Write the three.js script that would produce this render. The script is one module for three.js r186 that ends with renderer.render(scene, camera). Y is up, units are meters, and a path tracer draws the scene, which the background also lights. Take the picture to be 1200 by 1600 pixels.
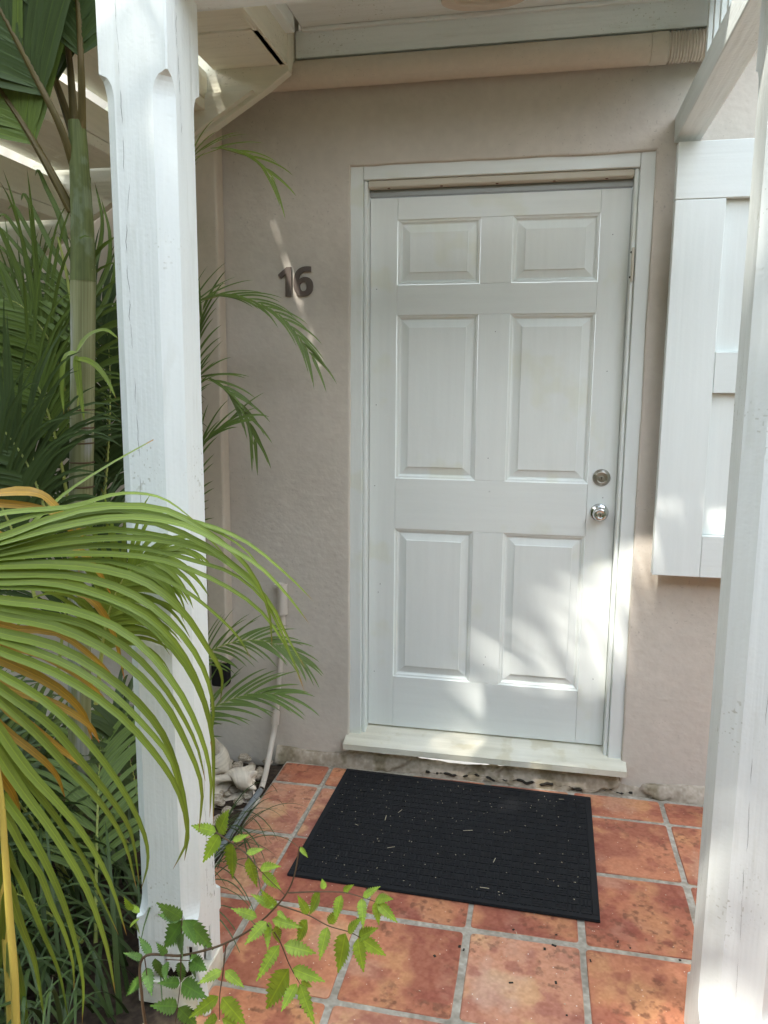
import * as THREE from 'three';
import { mergeGeometries, toCreasedNormals, mergeVertices } from 'three/addons/utils/BufferGeometryUtils.js';
import { RoundedBoxGeometry } from 'three/addons/geometries/RoundedBoxGeometry.js';
import { FontLoader } from 'three/addons/loaders/FontLoader.js';
import { TextGeometry } from 'three/addons/geometries/TextGeometry.js';

// ------------------------------------------------------------ camera, sky, sun, exposure
const scene = new THREE.Scene();
const camera = new THREE.PerspectiveCamera(67.29, 0.75, 0.05, 200);
camera.rotation.set(-0.1526, 0.19815, 0.00819, 'YXZ');
camera.position.set(0.6244, 1.4351, 2.7396);
camera.updateMatrixWorld();

const renderer = new THREE.WebGLRenderer({ antialias: true });
renderer.toneMapping = THREE.LinearToneMapping;
renderer.toneMappingExposure = 4.55;
renderer.shadowMap.enabled = true;

const SUN = new THREE.Vector3(-0.35, 1, 0.55).normalize();   // towards the sun
const sun = new THREE.DirectionalLight(new THREE.Color(1, 0.95, 0.87), 2.0);
sun.position.copy(SUN).multiplyScalar(12).add(new THREE.Vector3(0.3, 0.8, 0.6));
sun.target.position.set(0.3, 0.8, 0.6);
sun.castShadow = true;
sun.shadow.mapSize.set(2048, 2048);
Object.assign(sun.shadow.camera, { left: -5, right: 5, top: 5, bottom: -5, near: 0.5, far: 30 });
sun.shadow.radius = 1.6;
scene.add(sun, sun.target);

// ------------------------------------------------------------ noise and textures
function rngOf(a) { return () => { a |= 0; a = a + 0x6D2B79F5 | 0; let t = Math.imul(a ^ a >>> 15, 1 | a); t = t + Math.imul(t ^ t >>> 7, 61 | t) ^ t; return ((t ^ t >>> 14) >>> 0) / 4294967296; }; }
function hash(x, y, s) { let h = Math.imul(x, 374761393) + Math.imul(y, 668265263) + Math.imul(s, 2147483647 ^ 0x5bd1e995) | 0; h = Math.imul(h ^ h >>> 13, 1274126177); h ^= h >>> 16; return (h >>> 0) / 4294967296; }
function vnoise(u, v, px, py, s) {           // periodic value noise, u,v in 0..1
  const x = u * px, y = v * py, x0 = Math.floor(x), y0 = Math.floor(y);
  let fx = x - x0, fy = y - y0; fx = fx * fx * (3 - 2 * fx); fy = fy * fy * (3 - 2 * fy);
  const m = (a, n) => ((a % n) + n) % n, xa = m(x0, px), xb = m(x0 + 1, px), ya = m(y0, py), yb = m(y0 + 1, py);
  const a = hash(xa, ya, s), b = hash(xb, ya, s), c = hash(xa, yb, s), d = hash(xb, yb, s);
  return a + (b - a) * fx + (c - a) * fy + (a - b - c + d) * fx * fy;
}
function fbm(u, v, px, py, oct, s) { let t = 0, w = 0.5, n = 0; for (let i = 0; i < oct; i++) { t += w * vnoise(u, v, px, py, s + i * 17); n += w; w *= 0.5; px *= 2; py *= 2; } return t / n; }
const sm = (a, b, x) => { x = Math.min(1, Math.max(0, (x - a) / (b - a))); return x * x * (3 - 2 * x); };
const mix3 = (a, b, t) => [a[0] + (b[0] - a[0]) * t, a[1] + (b[1] - a[1]) * t, a[2] + (b[2] - a[2]) * t];
function tex(n, fn, srgb = true, rep = 1) {
  const d = new Uint8Array(n * n * 4);
  for (let j = 0; j < n; j++) for (let i = 0; i < n; i++) {
    const c = fn(i / n, j / n), k = (j * n + i) * 4;
    if (typeof c === 'number') { d[k] = d[k + 1] = d[k + 2] = Math.max(0, Math.min(255, c * 255)); }
    else { d[k] = Math.max(0, Math.min(255, c[0])); d[k + 1] = Math.max(0, Math.min(255, c[1])); d[k + 2] = Math.max(0, Math.min(255, c[2])); }
    d[k + 3] = 255;
  }
  const t = new THREE.DataTexture(d, n, n); t.wrapS = t.wrapT = THREE.RepeatWrapping; t.magFilter = THREE.LinearFilter; t.minFilter = THREE.LinearMipmapLinearFilter; t.generateMipmaps = true;
  if (srgb) t.colorSpace = THREE.SRGBColorSpace;
  t.repeat.set(rep, rep); t.needsUpdate = true; return t;
}
// the sky: hazy tropical air with broken cloud
{
  const W = 512, H = 256, d = new Float32Array(W * H * 4);
  for (let j = 0; j < H; j++) {
    const el = (j + 0.5) / H * Math.PI - Math.PI / 2, e = Math.max(0, Math.sin(el));
    for (let i = 0; i < W; i++) {
      const k = (j * W + i) * 4, u = i / W;
      let c = mix3([1.05, 1.1, 1.14], [0.62, 0.77, 1.02], Math.pow(e, 0.55));
      const cl = sm(0.42, 0.66, fbm(u, j / H, 10, 8, 5, 3));
      c = mix3(c, [1.5, 1.5, 1.47], cl * 0.9);
      if (el < 0) c = [0.42, 0.42, 0.4];
      d[k] = c[0]; d[k + 1] = c[1]; d[k + 2] = c[2]; d[k + 3] = 1;
    }
  }
  const t = new THREE.DataTexture(d, W, H, THREE.RGBAFormat, THREE.FloatType);
  t.mapping = THREE.EquirectangularReflectionMapping; t.magFilter = THREE.LinearFilter; t.minFilter = THREE.LinearFilter; t.needsUpdate = true;
  scene.background = t; scene.environment = t;
}

const T = {};
T.plaster = tex(1024, (u, v) => { const b = fbm(u, v, 3, 3, 4, 1), f = fbm(u, v, 60, 60, 3, 9), st = fbm(u, v, 24, 4, 3, 77); const s = (b - 0.5) * 14 + (f - 0.5) * 9 + (st - 0.5) * 6 - sm(0.9, 0.95, vnoise(u, v, 300, 300, 333)) * sm(0.55, 0.7, fbm(u, v, 4, 4, 3, 66)) * 22; return [206 + s, 198 + s, 186 + s * 0.95]; });
T.plasterB = tex(1024, (u, v) => fbm(u, v, 7, 7, 4, 5) * 0.3 + fbm(u, v, 110, 110, 3, 8) * 0.35 + Math.pow(fbm(u, v, 20, 46, 4, 15), 3) * 0.5, false);
// painted timber, grain runs along v
T.paint = tex(1024, (u, v) => { const g = fbm(u, v, 90, 3, 3, 4), b = fbm(u, v, 4, 3, 4, 12), s = (g - 0.5) * 9 + (b - 0.5) * 10; const dirt = sm(0.6, 0.85, fbm(u, v, 60, 9, 4, 33)) * 7 + sm(0.86, 0.92, vnoise(u, v, 260, 170, 41)) * sm(0.55, 0.75, fbm(u, v, 5, 5, 3, 23)) * 34; return [226 + s - dirt, 232 + s - dirt * 1.05, 229 + s - dirt * 1.25]; });
T.doorC = tex(1024, (u, v) => { const g = fbm(u, v, 80, 4, 3, 4), b = fbm(u, v, 4, 3, 4, 12), y = sm(0.62, 0.8, fbm(u, v, 7, 7, 4, 202)), s = (g - 0.5) * 5 + (b - 0.5) * 8; return [229 + s - y * 3, 234 + s - y * 4, 230 + s - y * 10]; });
T.paintB = tex(1024, (u, v) => { const g = fbm(u, v, 110, 4, 3, 4), k = Math.pow(fbm(u, v, 40, 2, 4, 21), 2); return g * 0.45 + k * 0.6 + fbm(u, v, 160, 160, 2, 6) * 0.15; }, false);
T.doorB = tex(512, (u, v) => fbm(u, v, 60, 8, 3, 4) * 0.6 + fbm(u, v, 90, 90, 2, 6) * 0.3, false);
T.old = tex(512, (u, v) => { const g = fbm(u, v, 60, 4, 4, 44), b = fbm(u, v, 8, 5, 4, 19), l = sm(0.55, 0.75, fbm(u, v, 20, 20, 4, 52)); let c = mix3([232, 230, 218], [205, 198, 176], b); c = mix3(c, [190, 180, 148], l * 0.4); const s = (g - 0.5) * 26; return [c[0] + s, c[1] + s, c[2] + s]; });
T.tile = tex(1024, (u, v) => {
  const a = fbm(u, v, 7, 7, 5, 2), b = fbm(u, v, 11, 11, 5, 31), c = fbm(u, v, 64, 64, 4, 63), w = fbm(u, v, 9, 9, 5, 88), m = fbm(u, v, 6, 6, 3, 71);
  let k = mix3([196, 138, 108], [166, 108, 88], sm(0.4, 0.66, a));
  k = mix3(k, [206, 160, 118], sm(0.5, 0.7, b) * 0.8);
  k = mix3(k, [196, 164, 146], sm(0.55, 0.76, w) * 0.5);
  k = mix3(k, [126, 88, 68], sm(0.52, 0.8, c) * sm(0.52, 0.66, m) * 0.75); k = mix3(k, [146, 84, 72], sm(0.55, 0.75, fbm(u, v, 22, 22, 4, 120)) * 0.5);
  const f = (fbm(u, v, 120, 120, 2, 7) - 0.5) * 26; if (hash(Math.floor(u * 400), Math.floor(v * 400), 9) > 0.9988) k = [225, 214, 200];
  return [k[0] + f, k[1] + f, k[2] + f];
});
T.tileB = tex(512, (u, v) => fbm(u, v, 8, 8, 4, 2) * 0.6 + fbm(u, v, 60, 60, 3, 7) * 0.4, false);
T.grout = tex(512, (u, v) => { const a = fbm(u, v, 12, 12, 4, 3), f = fbm(u, v, 100, 100, 2, 8), s = (a - 0.5) * 50 + (f - 0.5) * 50; return [163 + s, 155 + s, 141 + s]; });
T.conc = tex(512, (u, v) => { const a = fbm(u, v, 8, 8, 5, 13), f = fbm(u, v, 90, 90, 2, 8), m = sm(0.5, 0.7, fbm(u, v, 14, 14, 4, 99)); const s = (a - 0.5) * 60 + (f - 0.5) * 45; const c = mix3([178, 165, 148], [146, 134, 112], m); return [c[0] + s, c[1] + s, c[2] + s]; });
T.soil = tex(512, (u, v) => { const a = fbm(u, v, 10, 10, 5, 13), f = fbm(u, v, 80, 80, 3, 8), s = (a - 0.5) * 50 + (f - 0.5) * 50; return [66 + s, 54 + s, 42 + s * 0.8]; });
T.vine = tex(256, (u, v) => { const b = fbm(u, v, 5, 5, 4, 8), q = Math.abs(u - 0.5), vein = Math.max(q < 0.012 ? 26 : 0, Math.max(0, 1 - Math.abs(((v * 14 - q * 9) % 1 + 1) % 1 - 0.5) * 9) * 12), s = (b - 0.5) * 60; return [196 + s + vein, 198 + s + vein, 190 + s]; });
T.leaf = tex(512, (u, v) => { const g = vnoise(u, v, 48, 2, 3), b = fbm(u, v, 3, 5, 4, 8), s = (g - 0.5) * 30 + (b - 0.5) * 50; const rib = Math.abs(u - 0.5) < 0.04 ? 34 : 0; const tip = sm(0.93, 0.97, v + (fbm(u, v, 4, 8, 3, 71) - 0.5) * 0.08), sp = sm(0.86, 0.9, vnoise(u, v, 40, 160, 5)) * 0.5; let c = [190 + s + rib, 190 + s + rib * 0.9, 185 + s]; c = mix3(c, [255, 150, 190], tip * 0.8); c = mix3(c, [235, 220, 200], sp); return c; });
T.trunk = tex(512, (u, v) => { const b = fbm(u, v, 6, 10, 5, 8), r = fbm(u, v, 3, 60, 2, 14), w = sm(0.5, 0.7, fbm(u, v, 8, 6, 4, 29)); let c = mix3([126, 128, 88], [150, 152, 142], w); const s = (b - 0.5) * 50 + (r - 0.5) * 30; return [c[0] + s, c[1] + s, c[2] + s]; });
T.shell = tex(256, (u, v) => { const b = fbm(u, v, 6, 6, 4, 8), r = vnoise(u, v, 3, 50, 4); const s = (b - 0.5) * 50 + (r - 0.5) * 22; return [222 + s, 210 + s, 192 + s]; });

const std = (o) => new THREE.MeshStandardMaterial(o);
const M = {};
M.wall = std({ map: T.plaster, bumpMap: T.plasterB, bumpScale: 0.0026, roughness: 0.92 });
M.paint = std({ map: T.paint, bumpMap: T.paintB, bumpScale: 0.0028, roughness: 0.5 });
M.door = std({ map: T.doorC, bumpMap: T.doorB, bumpScale: 0.0006, roughness: 0.42, });
M.casing = std({ map: T.doorC, bumpMap: T.doorB, bumpScale: 0.001, roughness: 0.5 });
M.shutter = std({ map: T.doorC, bumpMap: T.paintB, bumpScale: 0.0008, roughness: 0.5 });
M.sill = std({ map: T.old, bumpMap: T.paintB, bumpScale: 0.002, roughness: 0.7 });
M.stop = std({ map: T.doorC, roughness: 0.8, color: 0xe2d6c8 });
M.cream = std({ map: T.paint, bumpMap: T.paintB, bumpScale: 0.0028, roughness: 0.55, color: 0xfff5e4 });
M.strip = std({ color: 0x9a9d9a, roughness: 0.5, metalness: 0.4 });
M.pipe = std({ map: T.plaster, roughness: 0.6, color: 0xfffaf2 });
M.conduit = std({ color: 0xd2c9bd, roughness: 0.5, bumpMap: T.tileB, bumpScale: 0.0006 });
M.hose = std({ color: 0x7d8386, roughness: 0.5 });
M.grout = std({ map: T.grout, roughness: 0.95, bumpMap: T.grout, bumpScale: 0.002 });
M.conc = std({ map: T.conc, roughness: 0.95, bumpMap: T.conc, bumpScale: 0.006 });
M.path = std({ map: T.conc, roughness: 0.95, color: 0xa89a8c });
M.soil = std({ map: T.soil, roughness: 1, bumpMap: T.soil, bumpScale: 0.02 });
M.tiles = [0xffffff, 0xf4e2d6, 0xffeedd, 0xead2c8].map(c => std({ map: T.tile, bumpMap: T.tileB, bumpScale: 0.0028, roughness: 0.82, color: c }));
M.mat = std({ color: new THREE.Color(0.0062, 0.0065, 0.008), roughness: 1 });
M.steel = std({ color: 0xb8b4ab, roughness: 0.32, metalness: 1 });
M.chrome = std({ color: 0xd8d8d6, roughness: 0.1, metalness: 1 });
M.black = std({ color: 0x0a0908, roughness: 0.9 });
M.rust = std({ color: 0x6b3a22, roughness: 0.9 });
M.crack = std({ color: 0x2a2620, roughness: 1 });
M.numeral = std({ color: 0x6a5f58, roughness: 0.55, metalness: 0.3, bumpMap: T.tileB, bumpScale: 0.0008 });
M.rot = std({ map: T.soil, roughness: 1, color: 0xa89078 });
M.shell = std({ map: T.shell, roughness: 0.55, bumpMap: T.shell, bumpScale: 0.002 });
M.stone = std({ map: T.conc, roughness: 0.9 });
M.trunk = std({ map: T.trunk, bumpMap: T.trunk, bumpScale: 0.002, roughness: 0.7 });
M.shaft = std({ map: T.trunk, roughness: 0.65, color: 0xb7c79a });
const leafM = (r, g, b, tr = 0.35) => new THREE.MeshPhysicalMaterial({ map: T.leaf, color: new THREE.Color(r, g, b), roughness: 0.58, transmission: tr, thickness: 0, side: THREE.DoubleSide });
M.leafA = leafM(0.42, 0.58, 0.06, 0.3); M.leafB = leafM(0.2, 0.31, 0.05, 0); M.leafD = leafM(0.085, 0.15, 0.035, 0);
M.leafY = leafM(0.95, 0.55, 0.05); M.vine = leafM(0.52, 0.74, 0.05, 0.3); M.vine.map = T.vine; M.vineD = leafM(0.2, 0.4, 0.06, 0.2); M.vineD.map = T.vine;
M.hedge = std({ map: T.leaf, color: new THREE.Color(0.11, 0.17, 0.05), roughness: 0.8 });
M.rachis = std({ color: new THREE.Color(0.32, 0.36, 0.08), roughness: 0.5 });
M.rachisY = std({ color: new THREE.Color(0.52, 0.4, 0.08), roughness: 0.5 });
M.petiole = std({ map: T.trunk, color: 0xb9a070, roughness: 0.6 });
M.stem = std({ color: 0x5d4a34, roughness: 0.8 });

// ------------------------------------------------------------ helpers
const V = (x, y, z) => new THREE.Vector3(x, y, z);
const taken = {};
function numbered(n) { if (!(n in taken)) { taken[n] = 0; return n; } return n + '_' + String(++taken[n]).padStart(3, '0'); }
function shadows(o) { o.traverse(c => { if (c.isMesh) { c.castShadow = c.receiveShadow = true; } }); }
function thing(name, label, category, pos = [0, 0, 0], group) { const g = new THREE.Group(); g.name = numbered(name); g.position.set(...pos); g.userData = { label, category }; if (group) g.userData.group = group; scene.add(g); return g; }
function part(parent, name, geo, mat) { const m = new THREE.Mesh(geo, mat); m.name = name; m.castShadow = m.receiveShadow = true; parent.add(m); return m; }
function one(name, geo, mat, label, category, group) { const m = new THREE.Mesh(geo, mat); m.name = numbered(name); m.userData = { label, category }; if (group) m.userData.group = group; m.castShadow = m.receiveShadow = true; scene.add(m); return m; }
function setting(name, geo, mat) { const m = new THREE.Mesh(geo, mat); m.name = name; m.userData = { kind: 'structure' }; m.castShadow = m.receiveShadow = true; scene.add(m); return m; }
// uv in metres by dominant normal; v runs along `axis`
function uvm(g, axis = 1, ox = 0, oy = 0, s = 1) {
  g = g.index ? g.toNonIndexed() : g; if (!g.attributes.normal) g.computeVertexNormals();
  const p = g.attributes.position, n = p.count, uv = new Float32Array(n * 2), a = V(), b = V(), c = V(), nn = V();
  for (let i = 0; i < n; i += 3) {
    a.fromBufferAttribute(p, i); b.fromBufferAttribute(p, i + 1); c.fromBufferAttribute(p, i + 2);
    nn.subVectors(b, a).cross(c.clone().sub(a)); const q = [Math.abs(nn.x), Math.abs(nn.y), Math.abs(nn.z)], k = q.indexOf(Math.max(...q));
    let ax = axis; if (ax === k) ax = (k + 1) % 3; const ux = 3 - k - ax;
    for (let j = 0; j < 3; j++) { const P = [p.getX(i + j), p.getY(i + j), p.getZ(i + j)]; uv[(i + j) * 2] = (P[ux] + ox) * s; uv[(i + j) * 2 + 1] = (P[ax] + oy) * s; }
  }
  g.setAttribute('uv', new THREE.BufferAttribute(uv, 2)); return g;
}
let uvSeed = rngOf(77);
function box(x0, x1, y0, y1, z0, z1, axis = 1, r = 0.003) {
  const w = x1 - x0, h = y1 - y0, d = z1 - z0; const g = new RoundedBoxGeometry(w, h, d, 1, Math.min(r, w / 2.5, h / 2.5, d / 2.5)); g.translate((x0 + x1) / 2, (y0 + y1) / 2, (z0 + z1) / 2);
  return uvm(g, axis, uvSeed() * 3, uvSeed() * 3);
}
const RM = new THREE.Matrix4().makeRotationFromEuler(camera.rotation), F = 1202.1;
function ray(px, py) { return V((px - 600) / F, -(py - 800) / F, -1).applyMatrix4(RM); }
function un(px, py, z) { const d = ray(px, py), t = (z - camera.position.z) / d.z; return camera.position.clone().addScaledVector(d, t); }
function tube(pts, r, seg = 24, rad = 8, taper) {
  const c = new THREE.CatmullRomCurve3(pts), g = new THREE.TubeGeometry(c, seg, r, rad, false);
  if (taper) { const p = g.attributes.position, n = rad + 1; for (let i = 0; i <= seg; i++) { const q = c.getPointAt(i / seg), k = taper(i / seg); for (let j = 0; j < n; j++) { const id = i * n + j; p.setXYZ(id, q.x + (p.getX(id) - q.x) * k, q.y + (p.getY(id) - q.y) * k, q.z + (p.getZ(id) - q.z) * k); } } g.computeVertexNormals(); }
  return g;
}

// ------------------------------------------------------------ the setting
{
  const g = new THREE.PlaneGeometry(60, 60, 1, 1); g.rotateX(-Math.PI / 2); g.translate(0, -0.06, 0); setting('ground', uvm(g, 2), M.soil);
  // raised garden soil, uneven
  const s = new THREE.PlaneGeometry(3.22, 4.2, 64, 84); s.rotateX(-Math.PI / 2); s.translate(-1.715, -0.02, 2.12);
  const p = s.attributes.position; for (let i = 0; i < p.count; i++) p.setY(i, -0.025 + 0.05 * (fbm(p.getX(i) / 4 + 3, p.getZ(i) / 4 + 3, 14, 14, 4, 5) - 0.4)); s.computeVertexNormals();
  setting('garden_bed', uvm(s, 2), M.soil);
  setting('path', box(-0.29, 6, -0.06, -0.006, 2.45, 9, 2), M.path);
}
// terracotta floor: grout bed and single tiles
const floor = setting('tiled_floor', box(-0.112, 3.2, -0.05, 0.0018, 0.012, 2.44, 2), M.grout);
part(floor, 'mortar_strip', box(-0.305, -0.1125, -0.05, 0.0016, 0.012, 1.168, 2), M.grout);
{
  const rn = rngOf(5), xs = [-0.303, -0.118, 0.19, 0.485, 0.786, 1.1, 1.41, 1.72, 2.03, 2.34], zs = [0.03, 0.187, 0.517, 0.845, 1.163, 1.48, 1.8, 2.12, 2.44];
  for (let j = 0; j < zs.length - 1; j++) for (let i = 0; i < xs.length - 1; i++) {
    if (i === 0 && j > 3) continue;
    const gr = 0.0092, j1 = () => (rn() - 0.5) * 0.005;
    let x0 = xs[i] + gr + j1(), x1 = xs[i + 1] - gr + j1(), z0 = zs[j] + gr + j1(), z1 = zs[j + 1] - gr + j1();
    if (i === 0) x0 = xs[0] + 0.004;
    const s = new THREE.Shape(), rr = 0.012, pt = [[x0, z0], [x1, z0], [x1, z1], [x0, z1]].map(q => [q[0] + j1() * 0.7, q[1] + j1() * 0.7]);
    for (let k = 0; k < 4; k++) {
      const a = pt[k], b = pt[(k + 1) % 4], c = pt[(k + 3) % 4], u = (p, q, d) => { const l = Math.hypot(q[0] - p[0], q[1] - p[1]); return [p[0] + (q[0] - p[0]) * d / l, p[1] + (q[1] - p[1]) * d / l]; };
      const e = u(a, c, rr), f = u(a, b, rr); if (k === 0) s.moveTo(e[0], e[1]); else s.lineTo(e[0], e[1]); s.quadraticCurveTo(a[0], a[1], f[0], f[1]);
      for (let m = 1; m < 4; m++) { const l = Math.hypot(b[0] - a[0], b[1] - a[1]), q = u(a, b, rr + (l - 2 * rr) * m / 4); s.lineTo(q[0] + j1() * 0.35, q[1] + j1() * 0.35); }
    }
    const g = new THREE.ExtrudeGeometry(s, { depth: 0.008, bevelEnabled: true, bevelThickness: 0.003, bevelSize: 0.004, bevelOffset: -0.004, bevelSegments: 2, curveSegments: 3 });
    g.rotateX(Math.PI / 2); g.translate(0, 0.002 + (rn() - 0.5) * 0.002, 0);
    const gg = uvm(g, 2, rn() * 3, rn() * 3, 1.0);
    part(floor, 'tile', gg, M.tiles[Math.floor(rn() * 4)]);
  }
}

// ------------------------------------------------------------ house wall
const house = thing('house', 'pinkish beige plastered house wall around the white door', 'house');
{
  const s = new THREE.Shape([[-4, -0.05], [4, -0.05], [4, 2.72], [-4, 2.72]].map(q => new THREE.Vector2(...q)));
  const h = new THREE.Path(); const wob = (a) => a; // hand finished plaster edge round the frame
  const P = []; const rn = rngOf(3);
  for (let i = 0; i <= 24; i++) P.push([-0.056 + (rn() - 0.5) * 0.004, 0.03 + (2.215 - 0.03) * i / 24]);
  for (let i = 1; i <= 12; i++) P.push([-0.056 + 1.014 * i / 12, 2.215 + (rn() - 0.5) * 0.004]);
  for (let i = 1; i <= 24; i++) P.push([0.958 + (rn() - 0.5) * 0.004, 2.215 - (2.215 - 0.03) * i / 24]);
  h.setFromPoints(P.map(q => new THREE.Vector2(...q))); s.holes.push(h);
  const g = new THREE.ExtrudeGeometry(s, { depth: 0.2, bevelEnabled: true, bevelThickness: 0.006, bevelSize: 0.006, bevelOffset: -0.006, bevelSegments: 2 });
  g.translate(0, 0, -0.206); part(house, 'wall', uvm(g, 1, 0, 0, 0.7), M.wall);
  // the upper storey, painted boards
  part(house, 'upper_wall', box(-4, 4, 2.72, 5.2, -0.2, 0.02, 0), M.paint);
  part(house, 'roof', box(-4.3, 4.3, 5.2, 5.35, -3, 0.6, 0), M.paint);
  // rough mortar ledge along the foot of the wall
  const L = new THREE.PlaneGeometry(3.2, 0.1, 320, 10), p = L.attributes.position;
  for (let i = 0; i < p.count; i++) {
    const x = p.getX(i) + 1.25, v = Math.max(0, Math.min(1, (p.getY(i) + 0.05) / 0.1)), hgt = 0.055 + 0.03 * fbm(x / 4 + 2, 0.3, 26, 3, 4, 6), n = fbm(x / 4 + 2, v * 0.1, 160, 20, 4, 11), big = fbm(x / 4 + 2, v * 0.08, 40, 10, 3, 51);
    const k = Math.min(1, v * 1.4), out = 0.028 * (1 - Math.pow(v, 2.2)) + (n - 0.5) * 0.012 * (1 - v * v) - sm(0.56, 0.64, big) * 0.016;
    p.setXYZ(i, x, hgt * v - 0.012, 0.001 + out + (v > 0.98 ? -0.006 : 0));
  }
  L.computeVertexNormals(); part(house, 'mortar_ledge', uvm(L, 0), M.conc);
  // dark settlement crack where the ledge has parted from the floor
  const rn2 = rngOf(14), pts = []; for (let i = 0; i <= 60; i++) pts.push(V(0.25 + 0.75 * i / 60, 0.008 + 0.03 * fbm(i / 60, 0.2, 26, 2, 4, 4), 0.0315));
  part(house, 'crack', tube(pts, 0.003, 240, 5, t => 1.6 * sm(0.42, 0.62, fbm(t, 0.1, 36, 2, 3, 9)) + 0.1), M.crack);
}
// ------------------------------------------------------------ door frame
const frame = thing('door_frame', 'white painted wooden frame and sill around the panelled door', 'door frame', [0, 0.15, 0]);
{
  const yT = 1.995, prof = (x0, x1, y0, y1, ax) => box(x0, x1, y0, y1, -0.1, -0.012, ax, 0.004);
  part(frame, 'casing', prof(-0.0605, -0.012, -0.03, 2.07, 1), M.casing);
  part(frame, 'casing', prof(0.912, 0.9625, -0.03, 2.07, 1), M.casing);
  part(frame, 'casing', prof(-0.0118, 0.9118, 2.02, 2.07, 0), M.casing);
  const inner = (x0, x1, y0, y1, ax) => box(x0, x1, y0, y1, -0.12, -0.022, ax, 0.006);
  part(frame, 'jamb', inner(-0.0119, 0.003, -0.03, 2.0199, 1), M.casing);
  part(frame, 'jamb', inner(0.897, 0.9119, -0.03, 2.0199, 1), M.casing);
  part(frame, 'head_jamb', inner(0.0031, 0.8969, yT, 2.0199, 0), M.stop);
  part(frame, 'weatherstrip', box(0.0035, 0.8965, 1.9705, 1.994, -0.075, -0.052, 0, 0.002), M.strip);
  for (const x of [0.075, 0.26, 0.45, 0.64, 0.81]) part(frame, 'nail_hole', new THREE.CylinderGeometry(0.005, 0.005, 0.002, 9).translate(x, yT - 0.0005, -0.036), M.rust);
  // sloping sill
  const s = new THREE.Shape([[-0.085, 0.0], [0.05, -0.04], [0.05, -0.062], [-0.085, -0.062]].map(q => new THREE.Vector2(...q)));
  const g = new THREE.ExtrudeGeometry(s, { depth: 1.04, bevelEnabled: true, bevelSize: 0.0025, bevelThickness: 0.0025, bevelOffset: -0.0025, bevelSegments: 2 });
  g.rotateY(-Math.PI / 2); g.scale(-1, 1, 1); // shape x -> z, depth -> x
  const p = g.attributes.position; for (let i = 0; i < p.count; i++) { const X = p.getX(i), Z = p.getZ(i); p.setX(i, X < 0 ? X : X); }
  g.computeBoundingBox(); const bb = g.boundingBox; g.translate(-0.07 - bb.min.x, 0, 0);
  const idx = g.index; const gg = g.toNonIndexed ? (g.index ? g.toNonIndexed() : g) : g; const q = gg.attributes.position; for (let i = 0; i < q.count; i += 3) { const a = [q.getX(i + 1), q.getY(i + 1), q.getZ(i + 1)]; q.setXYZ(i + 1, q.getX(i + 2), q.getY(i + 2), q.getZ(i + 2)); q.setXYZ(i + 2, ...a); }
  gg.computeVertexNormals(); part(frame, 'sill', uvm(gg, 0), M.sill);
  // left over hinge of a former screen door
  const hz = part(frame, 'hinge', box(0.9, 0.909, 1.66, 1.77, -0.0215, -0.012, 1, 0.003), M.stop);
  for (const y of [1.675, 1.755]) part(hz, 'screw', new THREE.CylinderGeometry(0.0035, 0.0035, 0.004, 8).rotateX(Math.PI / 2).translate(0.899, y, -0.02), M.black);
}
// ------------------------------------------------------------ door
function nest(x0, x1, y0, y1, prof) {        // rings of inset rectangles: [inset, z]
  const pos = [], R = prof.map(([d, z]) => [[x0 + d, y0 + d, z], [x1 - d, y0 + d, z], [x1 - d, y1 - d, z], [x0 + d, y1 - d, z]]);
  const quad = (a, b, c, d) => pos.push(...a, ...b, ...c, ...a, ...c, ...d);
  for (let i = 0; i < R.length - 1; i++) for (let k = 0; k < 4; k++) quad(R[i][k], R[i][(k + 1) % 4], R[i + 1][(k + 1) % 4], R[i + 1][k]);
  const L = R[R.length - 1]; quad(L[0], L[1], L[2], L[3]);
  const g = new THREE.BufferGeometry(); g.setAttribute('position', new THREE.Float32BufferAttribute(pos, 3)); g.computeVertexNormals(); return g;
}
const door = thing('door', 'white six panel wooden front door with steel knob and deadbolt', 'door', [0, 0.15, -0.06]);
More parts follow.
